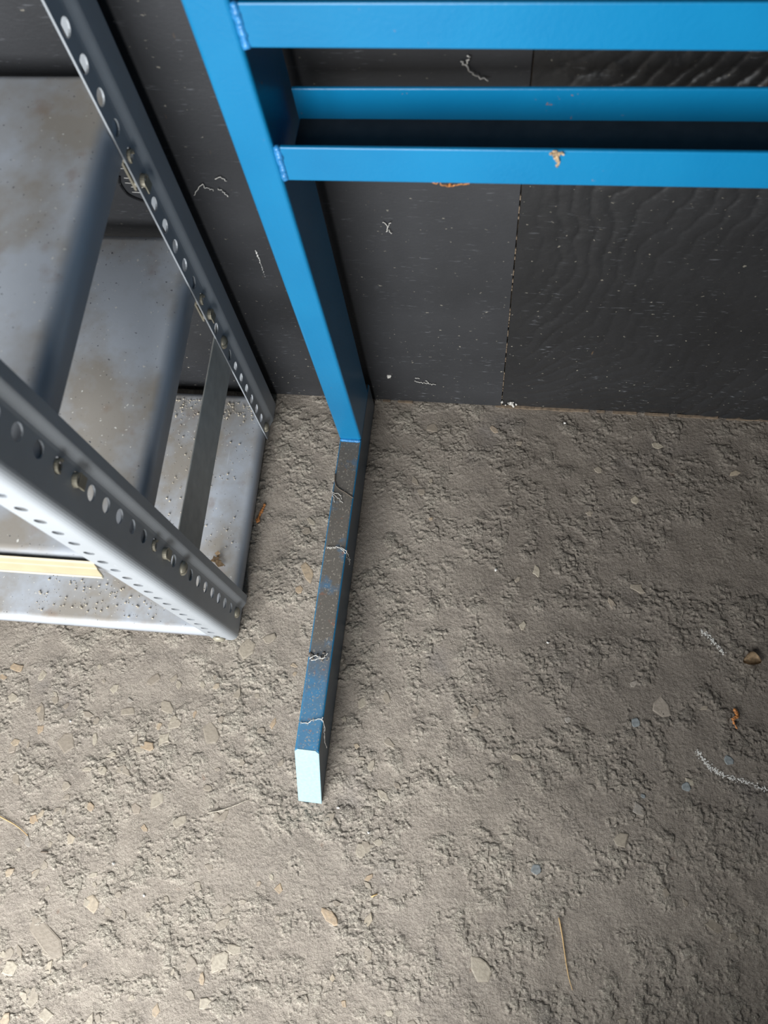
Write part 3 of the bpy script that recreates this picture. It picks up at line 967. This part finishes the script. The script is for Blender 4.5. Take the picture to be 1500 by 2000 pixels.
# papery scrap on the bottom shelf behind the front post
H = lambda pts: [to_h(p) for p in pts]
bm = bmesh.new()
for k in range(9):
    c = to_h((-0.158 + random.gauss(0, 0.004), -0.268 + random.gauss(0, 0.007), 0.030 + random.uniform(0, 0.012)))
    a = random.uniform(0, 6.28)
    d = Vector((math.cos(a), math.sin(a), random.uniform(-0.5, 0.7))) * random.uniform(0.004, 0.009)
    e = d.cross(Vector((0.2, 0.1, 1))).normalized() * random.uniform(0.0015, 0.0035)
    vs_ = [bm.verts.new(c + q) for q in (-d - e * 0.5, d * 0.3 - e, d + e * 0.2, -d * 0.2 + e)]
    bm.faces.new(vs_)
bmesh.ops.solidify(bm, geom=list(bm.faces), thickness=0.0004)
litter('leaf_scrap', bm, 'leaf', 'torn tan leaf scrap on the bottom shelf beside the front post', 'leaf', None, False)
bm = bmesh.new()
tube(bm, spline(H([(-0.128, -0.3105, 0.075), (-0.1245, -0.3090, 0.066), (-0.1215, -0.3085, 0.052)])), 0.0008, 5, 0.4)
litter('straw', bm, 'straw', 'curved yellow straw stuck on the rear edge of the front post', 'straw')
# fluff on the rails
bm = thread([S([(0.2299, YF - .0008, 0.5850), (0.2334, YF - .0016, 0.5813), (0.2345, YF - .0010, 0.5709)]),
             S([(0.2275, YF - .001, 0.583), (0.2320, YF - .0015, 0.5825), (0.2360, YF - .001, 0.5840)])], 0.0010)
for i in range(8):
    lump(bm, to_s((0.2325 + random.gauss(0, .0012), YF - 0.001, 0.580 + random.gauss(0, .0025))), random.uniform(.0008, .0016), 0.8, 1, 0.4)
litter('fluff', bm, 'leaf', 'tan clump of fluff hanging on the front lip of the lower rail', 'fluff', None, False)
bm = thread([S([(0.135, YF + .004, 0.5520), (0.150, YF, 0.5508), (0.158, YF - .0005, 0.5495), (0.166, YF, 0.5508), (0.180, YF + .003, 0.5518)])], 0.0005)
for i in range(5):
    lump(bm, to_s((0.1583 + random.gauss(0, .001), YF + .001, 0.5495 + random.gauss(0, .0008))), random.uniform(.0009, .0016), 0.8, 1, 0.4)
litter('fluff', bm, 'husk', 'orange speck in web under the lower edge of the lower rail', 'fluff', None, False)
# webs on the wall
W = lambda pts: [(x, -0.0016, z) for x, z in pts]
litter('cobweb', thread([W([(0.1656, 0.572), (0.1649, 0.5626), (0.1716, 0.5548), (0.1804, 0.5511)]), W([(0.160, 0.566), (0.1649, 0.5626)])], 0.0007), 'web',
       'dusty web on the wall seen between the two blue rails', 'cobweb')
litter('cobweb', thread([W([(-0.105, 0.4183), (-0.0918, 0.4338), (-0.0892, 0.4291), (-0.0815, 0.4257)]), W([(-0.078, 0.428), (-0.073, 0.424), (-0.070, 0.418)]),
                         W([(-0.076, 0.440), (-0.070, 0.444), (-0.066, 0.438)])], 0.0005), 'web',
       'pale bent web strands on the wall left of the upright', 'cobweb')
litter('cobweb', thread([W([(0.0807, 0.3855), (0.0848, 0.3796), (0.0829, 0.3704)]), W([(0.0885, 0.386), (0.0848, 0.3796)]), W([(0.0855, 0.374), (0.0885, 0.370)])], 0.0005), 'web',
       'small forked web on the wall right of the upright', 'cobweb')
litter('cobweb', thread([W([(0.092, 0.062), (0.101, 0.060), (0.112, 0.057), (0.122, 0.0575)]), W([(0.108, 0.066), (0.1135, 0.0575)]), W([(0.094, 0.073), (0.099, 0.071)])], 0.0005), 'web',
       'low pale web on the wall left of the board joint', 'cobweb')
bm = bmesh.new()
lump(bm, (0.0565, -0.001, 0.073), 0.0034, 0.8, 1, 0.3)
litter('fluff', bm, 'web', 'pale fluff ball low on the wall beside the upright', 'fluff', None, False)
bm = bmesh.new()
for i in range(14):
    lump(bm, (0.228 + random.gauss(0, .005), -0.002, 0.010 + random.gauss(0, .003)), random.uniform(.0008, .002), 0.8, 1, 0.4)
litter('fluff', bm, 'web', 'grey cobweb fluff at the wall foot right of the joint', 'fluff', None, False)
